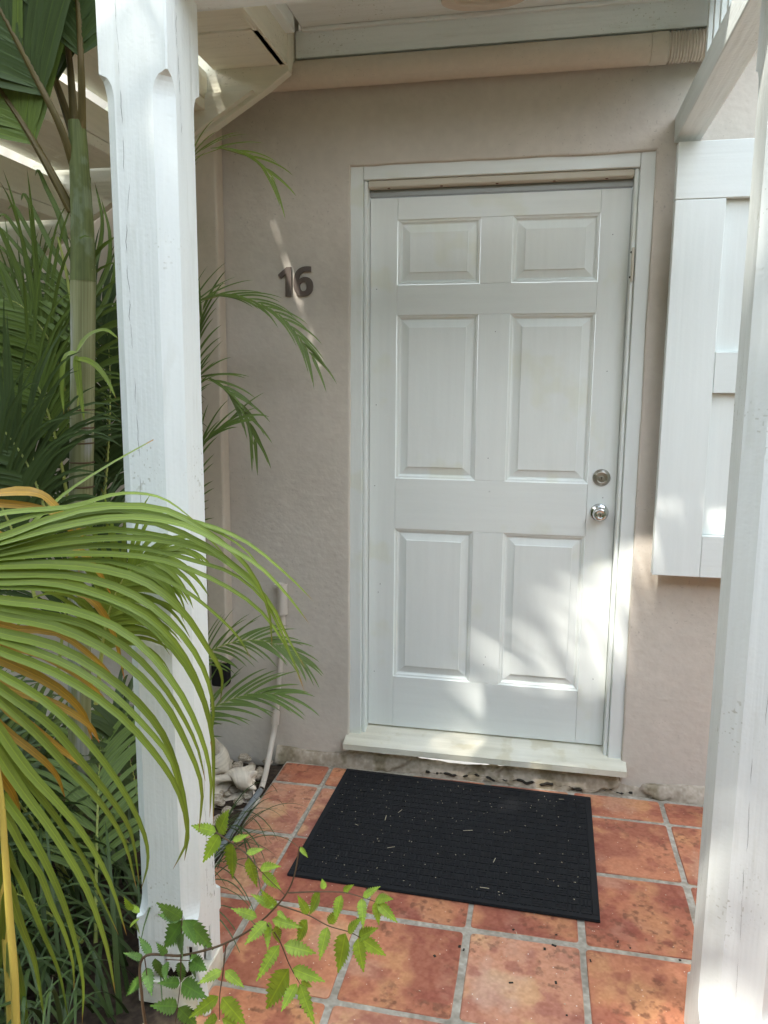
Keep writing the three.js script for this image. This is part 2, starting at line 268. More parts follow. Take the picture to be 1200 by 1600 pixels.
{
  const W = 0.9, H = 1.968, a = 0.104, b = 0.797, c0 = 0.397, c1 = 0.507, gp = 0.0006;
  const B = (n, x0, x1, y0, y1, ax) => part(door, n, box(x0, x1, y0, y1, -0.04, 0, ax, 0.0012), M.door);
  B('stile', 0.005, a - gp, 0.002, H, 1); B('stile', b + gp, 0.895, 0.002, H, 1);
  const rows = [[0.205, 0.785], [0.975, 1.565], [1.67, 1.893]];
  const rails = [[0.002, 0.205], [0.785, 0.975], [1.565, 1.67], [1.893, H]];
  for (const [y0, y1] of rails) B('rail', a, b, y0, y1, 0);
  for (const [y0, y1] of rows) {
    B('mullion', c0, c1, y0 + gp, y1 - gp, 1);
    for (const [x0, x1] of [[a, c0], [c1, b]]) {
      const pr = [[0, -0.001], [0.003, -0.004], [0.008, -0.0055], [0.012, -0.012], [0.015, -0.0135], [0.018, -0.0135], [0.02, -0.0125], [0.042, -0.0065], [0.0425, -0.0035], [0.044, -0.003]];
      part(door, 'panel', uvm(nest(x0 + 0.0002, x1 - 0.0002, y0 + 0.0002, y1 - 0.0002, pr), 1, uvSeed() * 3, uvSeed() * 3), M.door);
    }
  }
  const lathe = (pts, n = 40) => new THREE.LatheGeometry(pts.map(q => new THREE.Vector2(...q)), n).rotateX(Math.PI / 2);
  const key = (p, z) => { part(p, 'keyway', new THREE.BoxGeometry(0.0022, 0.009, 0.002).translate(0, -0.001, z), M.black); };
  const dbolt = part(door, 'deadbolt', lathe([[0, 0.011], [0.0165, 0.011], [0.0168, 0.0125], [0.02, 0.0125], [0.0215, 0.0115], [0.029, 0.005], [0.0305, 0.003], [0.0305, 0]]), M.steel); dbolt.position.set(0.8435, 0.999, 0);
  part(dbolt, 'cylinder', lathe([[0, 0.0145], [0.0085, 0.0145], [0.0092, 0.0138], [0.0092, 0.0105]], 28).translate(0, -0.003, 0), M.steel); key(dbolt, 0.0142);
  const knob = part(door, 'door_knob', lathe([[0, 0.052], [0.011, 0.052], [0.012, 0.0535], [0.0165, 0.0545], [0.0205, 0.052], [0.0245, 0.045], [0.0255, 0.038], [0.0235, 0.031], [0.018, 0.025], [0.0145, 0.018], [0.016, 0.012], [0.027, 0.008], [0.0315, 0.005], [0.0325, 0]], 48), M.chrome); knob.position.set(0.842, 0.874, 0);
  part(knob, 'cylinder', lathe([[0, 0.0545], [0.007, 0.0545], [0.0075, 0.0535], [0.0075, 0.051]], 24), M.steel); key(knob, 0.0543);
  // nail heads and filler marks
  const rn = rngOf(8); const nh = []; for (let i = 0; i < 16; i++) nh.push(new THREE.CylinderGeometry(0.0016, 0.0016, 0.0008, 7).rotateX(Math.PI / 2).translate([0.04, 0.85, 0.45][i % 3] + (rn() - 0.5) * 0.03, 0.15 + rn() * 1.75, 0.0002));
  const nm = part(door, 'nail_heads', mergeGeometries(nh), M.crack); nm.userData.kind = 'stuff';
}

// ------------------------------------------------------------ house number
const font = await new FontLoader().loadAsync('fonts/droid/droid_sans_bold.typeface.json');
{
  const mk = (ch, x0, x1, y0, y1, label) => {
    const g = new TextGeometry(ch, { font, size: 0.1, depth: 0.006, curveSegments: 10, bevelEnabled: true, bevelSize: 0.0006, bevelThickness: 0.0006, bevelSegments: 2 });
    g.computeBoundingBox(); const b = g.boundingBox; g.translate(-b.min.x, -b.min.y, -b.min.z); g.scale((x1 - x0) / (b.max.x - b.min.x), (y1 - y0) / (b.max.y - b.min.y), 1); g.translate(0, 0, 0.001);
    const m = one('house_numeral', uvm(g, 1), M.numeral, label, 'numeral', 'house number beside the door'); m.position.set(x0, y0, 0); return m;
  };
  mk('1', -0.321, -0.271, 1.779, 1.881, 'dark brown metal numeral one fixed to the wall, left of the six');
  mk('6', -0.263, -0.19, 1.778, 1.882, 'dark brown metal round numeral six fixed to the wall beside the door frame');
}

// ------------------------------------------------------------ porch posts
function postGeo(H, s, yb, yt, cut) {       // square post, chamfered between two lamb's tongue stops
  const ring = (y, c) => { const h = s / 2; return [[-h + c, h], [h - c, h], [h, h - c], [h, -h + c], [h - c, -h], [-h + c, -h], [-h, -h + c], [-h, h - c]].map(q => [q[0], y, q[1]]); };
  const ys = [[0, 0.003], [yb, 0.003]]; for (let i = 1; i <= 6; i++) ys.push([yb + 0.05 * i / 6, 0.003 + 0.03 * Math.sqrt(1 - (1 - i / 6) ** 2)]);
  const n = 24; for (let i = 1; i < n; i++) ys.push([yb + 0.05 + (yt - yb - 0.1) * i / n, 0.033]);
  for (let i = 0; i <= 6; i++) ys.push([yt - 0.05 + 0.05 * i / 6, 0.003 + 0.03 * Math.sqrt(1 - (i / 6) ** 2)]);
  ys.push([H, 0.003]);
  const R = ys.map(q => ring(q[0], q[1])), pos = []; const quad = (a, b, c, d) => pos.push(...a, ...b, ...c, ...a, ...c, ...d);
  for (let i = 0; i < R.length - 1; i++) for (let k = 0; k < 8; k++) quad(R[i][k], R[i][(k + 1) % 8], R[i + 1][(k + 1) % 8], R[i + 1][k]);
  for (let k = 1; k < 7; k++) { const t = R[R.length - 1]; pos.push(...t[0], ...t[k], ...t[k + 1]); const b = R[0]; pos.push(...b[0], ...b[k + 1], ...b[k]); }
  const g = new THREE.BufferGeometry(); g.setAttribute('position', new THREE.Float32BufferAttribute(pos, 3)); g.computeVertexNormals(); return g;
}
function ribbon(pts, w, n) {                 // flat jagged strip facing n
  const pos = []; for (let i = 0; i < pts.length - 1; i++) { const a = pts[i], b = pts[i + 1], s = b.clone().sub(a).cross(n).normalize(); const wa = w * (i === 0 ? 0.1 : 1), wb = w * (i === pts.length - 2 ? 0.1 : 1); const A = a.clone().addScaledVector(s, wa), B = a.clone().addScaledVector(s, -wa), C = b.clone().addScaledVector(s, -wb), D = b.clone().addScaledVector(s, wb); pos.push(...A.toArray(), ...B.toArray(), ...C.toArray(), ...A.toArray(), ...C.toArray(), ...D.toArray()); }
  const g = new THREE.BufferGeometry(); g.setAttribute('position', new THREE.Float32BufferAttribute(pos, 3)); g.computeVertexNormals(); return g;
}
const postL = thing('porch_post', 'white chamfered wooden porch post with rotten foot among palm leaves', 'post', [-0.185, 0.0, 1.176]);
const postR = thing('porch_post', 'sound white chamfered wooden porch post beside the shutter', 'post', [1.078, 0.0, 1.122]);
{
  part(postL, 'shaft', uvm(postGeo(2.07, 0.148, 0.055, 1.89, true).translate(0, 0.165, 0), 1, 0.3, 0.7), M.paint);
  part(postR, 'shaft', uvm(postGeo(2.235, 0.15, 0.13, 2.05), 1, 1.7, 0.2), M.paint);
  const cr = (post, x, z, y0, y1, n, w, seed, amp) => { const r = rngOf(seed), pts = []; let o = 0; const N = 30; for (let i = 0; i <= N; i++) { o += (r() - 0.5) * amp; pts.push(V(x + (n.z ? o : 0), y0 + (y1 - y0) * i / N, z + (n.x ? o : 0)).addScaledVector(n, 0.0006)); } let a = 0; while (a < N) { const e = Math.min(N, a + 3 + Math.floor(r() * 5)); if (e - a > 1) part(post, 'drying_crack', ribbon(pts.slice(a, e + 1), w * (0.3 + r() * 0.5), n), M.crack); a = e + Math.floor(r() * 3); } };
  const NZ = V(0, 0, 1), NX = V(1, 0, 0);
  cr(postL, -0.02, 0.074, 0.95, 1.5, NZ, 0.0005, 5, 0.004); cr(postL, -0.022, 0.074, 1.52, 1.86, NZ, 0.0006, 6, 0.004); cr(postL, -0.024, 0.074, 1.87, 2.2, NZ, 0.0005, 7, 0.003);
  cr(postL, 0.074, 0.02, 1.95, 2.2, NX, 0.0006, 9, 0.006); cr(postL, 0.074, 0.0, 0.25, 0.62, NX, 0.001, 10, 0.006); cr(postL, 0.074, -0.035, 0.22, 0.42, NX, 0.0013, 11, 0.006);
  cr(postR, -0.01, 0.075, 0.2, 0.75, NZ, 0.0004, 15, 0.003); cr(postR, 0.0, 0.075, 0.8, 1.5, NZ, 0.0004, 16, 0.004);
  // decayed foot: dark core, split shells of painted timber, steel shoe
  const core = new THREE.CylinderGeometry(0.052, 0.06, 0.22, 22, 14), p = core.attributes.position; for (let i = 0; i < p.count; i++) { const k = 0.75 + 0.5 * fbm((Math.atan2(p.getX(i), p.getZ(i)) + 3.2) / 6.4, p.getY(i) + 0.5, 12, 14, 3, 4); p.setX(i, p.getX(i) * k); p.setZ(i, p.getZ(i) * k); } core.computeVertexNormals(); core.translate(0, 0.11, 0);
  part(postL, 'decayed_core', uvm(core, 1), M.rot);
  const rn = rngOf(22);
  const flake = (x0, x1, y0, y1, z, axis) => { // a jagged shell plate
    const s = new THREE.Shape(), N = 9; s.moveTo(x0, y0); for (let i = 1; i <= N; i++) s.lineTo(x0 + (x1 - x0) * i / N, y0 + rn() * 0.018); for (let i = N; i >= 0; i--) s.lineTo(x0 + (x1 - x0) * i / N, y1 - rn() * 0.03);
    const g = new THREE.ExtrudeGeometry(s, { depth: 0.012, bevelEnabled: true, bevelSize: 0.0015, bevelThickness: 0.0015, bevelSegments: 1 }); if (axis === 'x') { g.rotateY(Math.PI / 2); } g.translate(axis === 'x' ? z : 0, 0, axis === 'x' ? 0 : z);
    const q = g.attributes.position; for (let i = 0; i < q.count; i++) { const n = (fbm(q.getX(i) * 3 + 1, q.getY(i) * 3 + 1, 30, 30, 3, 8) - 0.5) * 0.008; q.setX(i, q.getX(i) + n); q.setZ(i, q.getZ(i) + n); } g.computeVertexNormals();
    part(postL, 'split_timber', uvm(g, 1), M.paint);
  };
  flake(-0.07, -0.01, 0.07, 0.20, 0.058, 'z'); flake(0.0, 0.05, 0.09, 0.19, 0.06, 'z'); flake(-0.06, -0.03, 0.1, 0.21, 0.06, 'x'); flake(0.015, 0.068, 0.03, 0.21, 0.058, 'x'); flake(-0.02, 0.0, 0.13, 0.2, 0.06, 'x');
  part(postL, 'post_shoe', box(-0.076, 0.076, 0.0, 0.062, -0.076, 0.076, 0, 0.004), M.sill);
  const loose = part(postL, 'loose_splinter', box(0.0, 0.045, 0.0, 0.13, 0, 0.02, 1, 0.006), M.paint); loose.position.set(0.08, 0.0, 0.05); loose.rotation.set(0.1, -0.7, 0.16);
  // chock at the foot of the right post
  part(postR, 'foot_block', box(-0.11, -0.0765, 0, 0.03, -0.02, 0.07, 2, 0.004), M.paint);
}

// ------------------------------------------------------------ porch roof: header, ledger, joists, soffit
const roof = thing('porch_roof', 'white painted timber porch ceiling with beams above the door', 'porch roof');
{
  part(roof, 'header_beam', box(-0.27, 1.16, 2.236, 2.40, 1.07, 1.22, 0), M.paint);
  part(roof, 'ledger_beam', box(-0.2265, 1.3, 2.543, 2.628, 0.022, 0.075, 0), M.paint);
  part(roof, 'soffit', box(-0.2, 1.12, 2.631, 2.66, 0.022, 0.93, 0), M.paint);
  part(roof, 'edge_joist', box(-0.235, -0.2005, 2.585, 2.69, 0.16, 0.93, 2), M.paint);
  part(roof, 'trim_strip', box(-0.2, 1.12, 2.6195, 2.6305, 0.0755, 0.092, 0), M.paint);
  part(roof, 'deck', box(-0.27, 1.14, 2.6905, 2.73, 0.021, 0.96, 0), M.paint);
  part(roof, 'edge_joist', box(1.085, 1.12, 2.545, 2.6305, 0.095, 0.93, 2), M.paint);
}
// oval lamp base on the ceiling
{
  const s = new THREE.Shape(); s.absellipse(0, 0, 0.125, 0.062, 0, Math.PI * 2); const h = new THREE.Path(); h.absellipse(0, 0, 0.09, 0.035, 0, Math.PI * 2); s.holes.push(h);
  const g = new THREE.ExtrudeGeometry(s, { depth: 0.012, bevelEnabled: true, bevelSize: 0.005, bevelThickness: 0.005, bevelSegments: 3, curveSegments: 32 }); g.rotateX(Math.PI / 2);
  const l = thing('ceiling_lamp', 'oval cream lamp base fixed under the porch ceiling', 'lamp', [0.41, 2.6255, 0.207]);
  part(l, 'rim', uvm(g, 0), M.pipe);
  part(l, 'plate', new THREE.CylinderGeometry(1, 1, 0.006, 32).scale(0.09, 1, 0.036).translate(0, -0.001, 0), M.stop);
  part(l, 'screw', new THREE.SphereGeometry(0.004, 10, 8).translate(0.02, -0.006, 0.02), M.black);
}
// ------------------------------------------------------------ stair to the upper floor
const stair = thing('staircase', 'white wooden staircase seen from below beside the porch ceiling', 'staircase', [0, 0, 0]);
{
  const s = new THREE.Shape([[-0.228, 2.70], [-0.228, 2.478], [-0.30, 2.43], [-2.2, 1.33], [-2.2, 1.63], [-0.5, 2.63], [-0.42, 2.70]].map(q => new THREE.Vector2(...q)));
  const g = new THREE.ExtrudeGeometry(s, { depth: 0.032, bevelEnabled: true, bevelSize: 0.002, bevelThickness: 0.002, bevelSegments: 1 }); g.translate(0, 0, 0.115);
  part(stair, 'stringer', uvm(g, 0), M.cream);
  const c = new THREE.Shape([[-0.346, 2.417], [-0.60, 2.417], [-0.60, 2.27]].map(q => new THREE.Vector2(...q)));
  part(stair, 'cleat', uvm(new THREE.ExtrudeGeometry(c, { depth: 0.02, bevelEnabled: true, bevelSize: 0.002, bevelThickness: 0.002, bevelSegments: 1 }).translate(0, 0, 0.1515), 0), M.cream);
  part(stair, 'tread', box(-0.487, -0.236, 2.495, 2.53, 0.152, 0.40, 0), M.cream);
  part(stair, 'tread', box(-0.487, -0.236, 2.498, 2.533, 0.405, 0.95, 0), M.cream);
  part(stair, 'landing_fascia', box(-0.2335, -0.2285 + 0.02, 2.495, 2.689, 0.021, 0.95, 2, 0.001).translate(-0.022, 0, 0), M.cream);
  let x = -0.51, y = 2.40;
  for (let i = 0; i < 6; i++) {
    part(stair, 'riser', box(x - 0.02, x, y + 0.002, y + 0.1 - (i ? 0 : 0.01), 0.152, 0.95, 2), M.cream);
    part(stair, 'tread', box(x - 0.29, x - 0.001, y - 0.035, y, 0.172, 0.95, 2), M.cream);
    x -= 0.28; y -= 0.165;
  }
  const o = g.clone(); o.translate(0, 0, 0.84); 
}
// ------------------------------------------------------------ side beam and slats
const side = thing('side_railing', 'white beam with thin upright slats between right post and wall', 'railing');
{
  part(side, 'beam', box(1.008, 1.088, 2.232, 2.312, 0.004, 1.046, 2, 0.004), M.paint);
  for (let i = 0; i < 8; i++) part(side, 'slat', box(1.03, 1.05, 2.313, 2.63, 0.33 + i * 0.085, 0.35 + i * 0.085, 1, 0.002), M.paint);
}
// ------------------------------------------------------------ pipes
{
  const d = thing('downpipe', 'beige drain pipe running under the ceiling beam with ribbed flexible end', 'pipe');
  const hp = (x0, x1, r) => new THREE.CylinderGeometry(r, r, x1 - x0, 32, 1).rotateZ(Math.PI / 2).translate((x0 + x1) / 2, 2.498, 0.052);
  part(d, 'pipe', uvm(hp(-0.6, 0.915, 0.044), 0), M.pipe);
  part(d, 'collar', uvm(hp(0.9155, 0.965, 0.0455), 0), M.pipe);
  const pts = []; for (let i = 0; i <= 17 * 6; i++) pts.push(new THREE.Vector2(0.039 + 0.0065 * Math.pow(0.5 + 0.5 * Math.cos(i / 6 * Math.PI * 2), 0.7), i / 6 * 0.0088));
  part(d, 'flexible_hose', new THREE.LatheGeometry(pts, 36).rotateZ(-Math.PI / 2).translate(0.966, 2.498, 0.052), M.pipe);
  const v = thing('downspout', 'beige vertical downspout on the wall behind the palm', 'pipe');
  part(v, 'pipe', uvm(box(-0.6, -0.52, 0.4, 2.46, 0.006, 0.075, 1, 0.01), 1), M.pipe);
  part(v, 'drain_boot', box(-0.595, -0.53, 0.3, 0.4, 0.01, 0.07, 1, 0.012), M.black);
  const c = thing('conduit', 'thin grey plastic conduit climbing the wall beside the shells', 'conduit');
  part(c, 'pipe', tube([V(-0.312, 0.62, 0.028), V(-0.314, 0.5, 0.026), V(-0.33, 0.34, 0.026), V(-0.348, 0.15, 0.03), V(-0.352, 0.1, 0.05), V(-0.335, 0.03, 0.17), V(-0.317, 0.014, 0.27)], 0.0108, 60, 12), M.conduit);
  part(c, 'cap', tube([V(-0.312, 0.72, 0.026), V(-0.312, 0.60, 0.027)], 0.019, 4, 14), M.conduit);
  part(c, 'coupling', tube([V(-0.343, 0.215, 0.027), V(-0.3475, 0.155, 0.0295)], 0.0155, 4, 14), M.conduit);
  part(c, 'clip', box(-0.345, -0.30, 0.7, 0.715, 0.002, 0.03, 0, 0.003), M.conduit);
  const h = one('garden_hose', tube([V(-0.317, 0.013, 0.28), V(-0.318, 0.012, 0.4), V(-0.315, 0.012, 0.6), V(-0.318, 0.012, 0.8), V(-0.325, 0.011, 0.98)], 0.011, 60, 10), M.hose, 'grey hose lying along the edge of the terracotta tiles', 'hose');
}
// ------------------------------------------------------------ shutter
const shut = thing('shutter', 'white framed wooden board shutter hung on the wall by the door', 'shutter', [1.012, 0.84, 0.05]);
{
  const W = 0.56, H = 1.372, D = 0.036, B = (n, x0, x1, y0, y1, z0, z1, ax) => part(shut, n, box(x0, x1, y0, y1, z0, z1, ax, 0.0025), M.shutter);
  B('stile', 0, 0.15, 0, H - 0.171, 0, D, 1); B('stile', W - 0.15, W, 0, H - 0.171, 0, D, 1); B('rail', -0.001, W, H - 0.17, H, 0, D + 0.001, 0);
  B('rail', 0.151, W - 0.151, 0, 0.14, 0, D - 0.001, 0); B('rail', 0.151, W - 0.151, 0.605, 0.735, 0, D - 0.001, 0);
  B('panel', 0.151, W - 0.151, 0.141, 0.604, 0.002, 0.014, 1); B('panel', 0.151, W - 0.151, 0.736, H - 0.171, 0.002, 0.014, 1);
  for (const y of [0.2, 1.1]) { const b = part(shut, 'hinge', box(0.2, 0.3, y, y + 0.04, -0.05, -0.001, 1, 0.003), M.steel); }
}
// ------------------------------------------------------------ doormat
const mat = thing('doormat', 'black ribbed rubber doormat lying on the terracotta tiles', 'doormat', [0.393, 0.0065, 0.402]);
mat.rotation.y = -0.022;
{
  const W = 0.905, D = 0.672; const g = new RoundedBoxGeometry(W, 0.006, D, 2, 0.0025).translate(0, 0.003, 0), rn = rngOf(4);
  part(mat, 'backing', g, M.mat);
  const f = 0.02, bars = []; for (const [x0, x1, z0, z1] of [[-W / 2, W / 2, -D / 2, -D / 2 + f], [-W / 2, W / 2, D / 2 - f, D / 2], [-W / 2, -W / 2 + f, -D / 2 + f, D / 2 - f], [W / 2 - f, W / 2, -D / 2 + f, D / 2 - f]]) bars.push(new RoundedBoxGeometry(x1 - x0 - 0.002, 0.003, z1 - z0 - 0.002, 1, 0.001).translate((x0 + x1) / 2, 0.0075, (z0 + z1) / 2));
  part(mat, 'border', mergeGeometries(bars), M.mat);
  const cells = [], nx = 26, nz = 19, cw = (W - 2 * f) / nx, cd = (D - 2 * f) / nz;
  for (let i = 0; i < nx; i++) for (let j = 0; j < nz; j++) for (let k = 0; k < 3; k++) {
    const h = (i + j) % 2, o = (k - 1) * cw * 0.31, w = h ? cw * 0.88 : cw * 0.24, d = h ? cd * 0.24 : cd * 0.88;
    cells.push(new THREE.BoxGeometry(w, 0.0025 + rn() * 0.001, d).translate(-W / 2 + f + cw * (i + 0.5) + (h ? 0 : o), 0.0072, -D / 2 + f + cd * (j + 0.5) + (h ? o : 0)));
  }
  const c = part(mat, 'pile_ribs', mergeGeometries(cells), M.mat); c.userData.kind = 'stuff';
}
{ // dry bits blown onto mat and tiles
  const rn = rngOf(91), gs = [], cm = std({ color: 0xb9ad94, roughness: 1 });
  for (let i = 0; i < 200; i++) {
    const on = rn() < 0.6, x = on ? -0.04 + rn() * 0.86 : -0.25 + rn() * 1.3, z = on ? 0.08 + rn() * 0.62 : 0.05 + rn() * 1.3, l = rn() < 0.04 ? 0.014 + rn() * 0.018 : 0.0015 + rn() * 0.003, inM = x > -0.05 && x < 0.84 && z > 0.07 && z < 0.73;
    gs.push(new THREE.BoxGeometry(l, 0.0008, 0.0008 + rn() * 0.0011).rotateY(rn() * 6).rotateX((rn() - 0.5) * 0.1).translate(x, (inM ? 0.0157 : 0.0062) + 0.0006, z));
  }
  const m = one('dry_litter', mergeGeometries(gs), cm, 'pale dry plant bits scattered over the doormat and tiles', 'litter'); m.userData.kind = 'stuff';
  const g2 = []; for (let i = 0; i < 26; i++) g2.push(new THREE.BoxGeometry(0.004 + rn() * 0.009, 0.0012, 0.003 + rn() * 0.004).rotateY(rn() * 6).translate(0.1 + rn() * 0.95, 0.0068, 0.8 + rn() * 0.6));
  const m2 = one('dark_litter', mergeGeometries(g2), M.crack, 'dark crumbs of leaf lying on the tiles', 'litter'); m2.userData.kind = 'stuff';
}
// ------------------------------------------------------------ shells and stones
function conch(len) {                        // helico-spiral with shoulder spikes and flared lip
  const nt = 220, np = 26, pos = [], idx = [], uv = [];
  for (let i = 0; i <= nt; i++) {
    const t = i / nt, th = t * Math.PI * 2 * 3.6, k = Math.exp(-3.1 * (1 - t)), R = 0.30 * k, r = 0.34 * k * (1 + 0.55 * sm(0.93, 1, t)), y = -1.0 * (1 - Math.exp(-3.1 * (1 - t))) * -0.62;
    for (let j = 0; j <= np; j++) {
      const a = j / np * Math.PI * 2, sp = 1 + 1.25 * sm(0.25, 0.6, t) * Math.pow(Math.max(0, Math.cos(a - 0.95)), 9) * Math.pow(0.5 + 0.5 * Math.cos(th * 4.5), 5);
      const rr = R + r * sp * Math.cos(a), yy = y + r * sp * Math.sin(a) * (Math.sin(a) < 0 ? 2.1 : 1.0);
      pos.push(rr * Math.cos(th), yy, rr * Math.sin(th)); uv.push(t * 6, j / np);
    }
  }
  for (let i = 0; i < nt; i++) for (let j = 0; j < np; j++) { const a = i * (np + 1) + j, b = a + np + 1; idx.push(a, b, a + 1, b, b + 1, a + 1); }
  const g = new THREE.BufferGeometry(); g.setAttribute('position', new THREE.Float32BufferAttribute(pos, 3)); g.setAttribute('uv', new THREE.Float32BufferAttribute(uv, 2)); g.setIndex(idx); g.scale(len, len, len); g.computeVertexNormals(); return g;
}
{
  const a = one('conch_shell', conch(0.125).rotateY(2.4), M.shell, 'white spiky conch shell lying on its side by the tile edge', 'shell', 'shells by the wall'); a.position.set(-0.405, 0.055, 0.31); a.rotation.set(0.5, 0.35, -1.9);
  const b = one('conch_shell', conch(0.11), M.shell, 'pale conch shell standing upright behind the post', 'shell', 'shells by the wall'); b.position.set(-0.50, 0.1, 0.25); b.rotation.set(0.2, 2.2, 2.9);
  const rn = rngOf(31), gs = []; for (let i = 0; i < 70; i++) { const g = new THREE.IcosahedronGeometry(0.012 + rn() * 0.016, 1), p = g.attributes.position; const q = rn() * 9; for (let k = 0; k < p.count; k++) { const s = 0.8 + 0.4 * vnoise(p.getX(k) * 12 + q, p.getY(k) * 12 + p.getZ(k) * 9, 50, 50, 4); p.setXYZ(k, p.getX(k) * s, p.getY(k) * s * 0.7, p.getZ(k) * s); } g.computeVertexNormals(); g.translate(-0.62 + rn() * 0.27, 0.0 + rn() * 0.012, 0.03 + rn() * 0.5); gs.push(g); }
  const m = one('gravel', mergeGeometries(gs), M.stone, 'grey broken stones on the soil beside the shells', 'gravel'); m.userData.kind = 'stuff';
}

// ------------------------------------------------------------ leaves
const DOWN = V(0, -1, 0);
function strip(pts, w, nrm, prof, fold = 0.22) {    // folded leaf blade along a polyline
  const n = pts.length, pos = [], uv = [], idx = [];
  for (let i = 0; i < n; i++) {
    const t = i / (n - 1), d = pts[Math.min(n - 1, i + 1)].clone().sub(pts[Math.max(0, i - 1)]).normalize(), S = d.clone().cross(nrm).normalize(), N = S.clone().cross(d).normalize(), hw = w * prof(t) / 2;
    const c = pts[i], L = c.clone().addScaledVector(S, -hw).addScaledVector(N, hw * fold), Rr = c.clone().addScaledVector(S, hw).addScaledVector(N, hw * fold);
    pos.push(L.x, L.y, L.z, c.x, c.y, c.z, Rr.x, Rr.y, Rr.z); uv.push(0, t * 0.985, 0.5, t * 0.985, 0.999, t * 0.985);
    if (i) { const a = (i - 1) * 3, b = i * 3; idx.push(a, a + 1, b, a + 1, b + 1, b, a + 1, a + 2, b + 1, a + 2, b + 2, b + 1); }
  }
  const g = new THREE.BufferGeometry(); g.setAttribute('position', new THREE.Float32BufferAttribute(pos, 3)); g.setAttribute('uv', new THREE.Float32BufferAttribute(uv, 2)); g.setIndex(idx); g.computeVertexNormals(); return g;
}
const palmProf = t => Math.min(1, 0.35 + t * 4.5) * Math.pow(Math.max(0, 1 - t), 0.62) * 1.12 + 0.015;
function leaflet(p0, dir, nrm, len, w, droop, n = 9) {
  const pts = [p0.clone()], d = dir.clone().normalize(), q = p0.clone(); for (let i = 1; i <= n; i++) { d.addScaledVector(DOWN, droop * (0.3 + i / n) / n).normalize(); q.addScaledVector(d, len / n); pts.push(q.clone()); }
  return strip(pts, w, nrm, palmProf);
}
// rachis through pts; leaflets either as single sub-parts or merged
function frond(plant, pts, o) {
  const base = plant.position, P = pts.map(p => p.clone().sub(base)), c = new THREE.CatmullRomCurve3(P), rn = rngOf(o.seed), n = o.n, list = [];
  const m = part(plant, 'frond', tube(P, o.r || 0.006, 24, 6, t => 1.1 - 0.85 * t), o.rm || M.rachis);
  for (let i = 0; i < n; i++) for (const s of [-1, 1]) {
    const t = (o.t0 || 0.12) + (1 - (o.t0 || 0.12)) * (i + (s > 0 ? 0.5 : 0) + rn() * 0.3) / n; if (t > 1) continue;
    const Tn = c.getTangentAt(t), S = Tn.clone().cross(o.up || V(0, 1, 0)).normalize(), N = S.clone().cross(Tn).normalize(), a = (o.a0 || 1.1) * (1 - t) + (o.a1 || 0.35) * t + (rn() - 0.5) * 0.16;
    const D = Tn.clone().multiplyScalar(Math.cos(a)).addScaledVector(S, s * Math.sin(a)).addScaledVector(N, (o.lift ?? 0.3) + (rn() - 0.5) * 0.16);
    const len = o.len * (0.45 + 0.6 * Math.sin(Math.PI * (0.15 + 0.75 * t))) * (0.88 + rn() * 0.24);
    list.push(leaflet(c.getPointAt(t), D, N, len, o.w * (0.85 + rn() * 0.3), (o.droop ?? 1.0) * (0.75 + rn() * 0.5)));
  }
  if (o.single) list.forEach(g => part(m, 'leaflet', g, o.mat)); else { const l = part(m, 'leaflets', mergeGeometries(list), o.mat); l.userData.kind = 'stuff'; }
  return m;
}
function arch(b, az, el, len, droop, n = 8) { const pts = [b.clone()], d = V(Math.cos(az) * Math.cos(el), Math.sin(el), Math.sin(az) * Math.cos(el)), q = b.clone(); for (let i = 1; i <= n; i++) { d.addScaledVector(DOWN, droop * (0.25 + i / n) / n).normalize(); q.addScaledVector(d, len / n); pts.push(q.clone()); } return pts; }

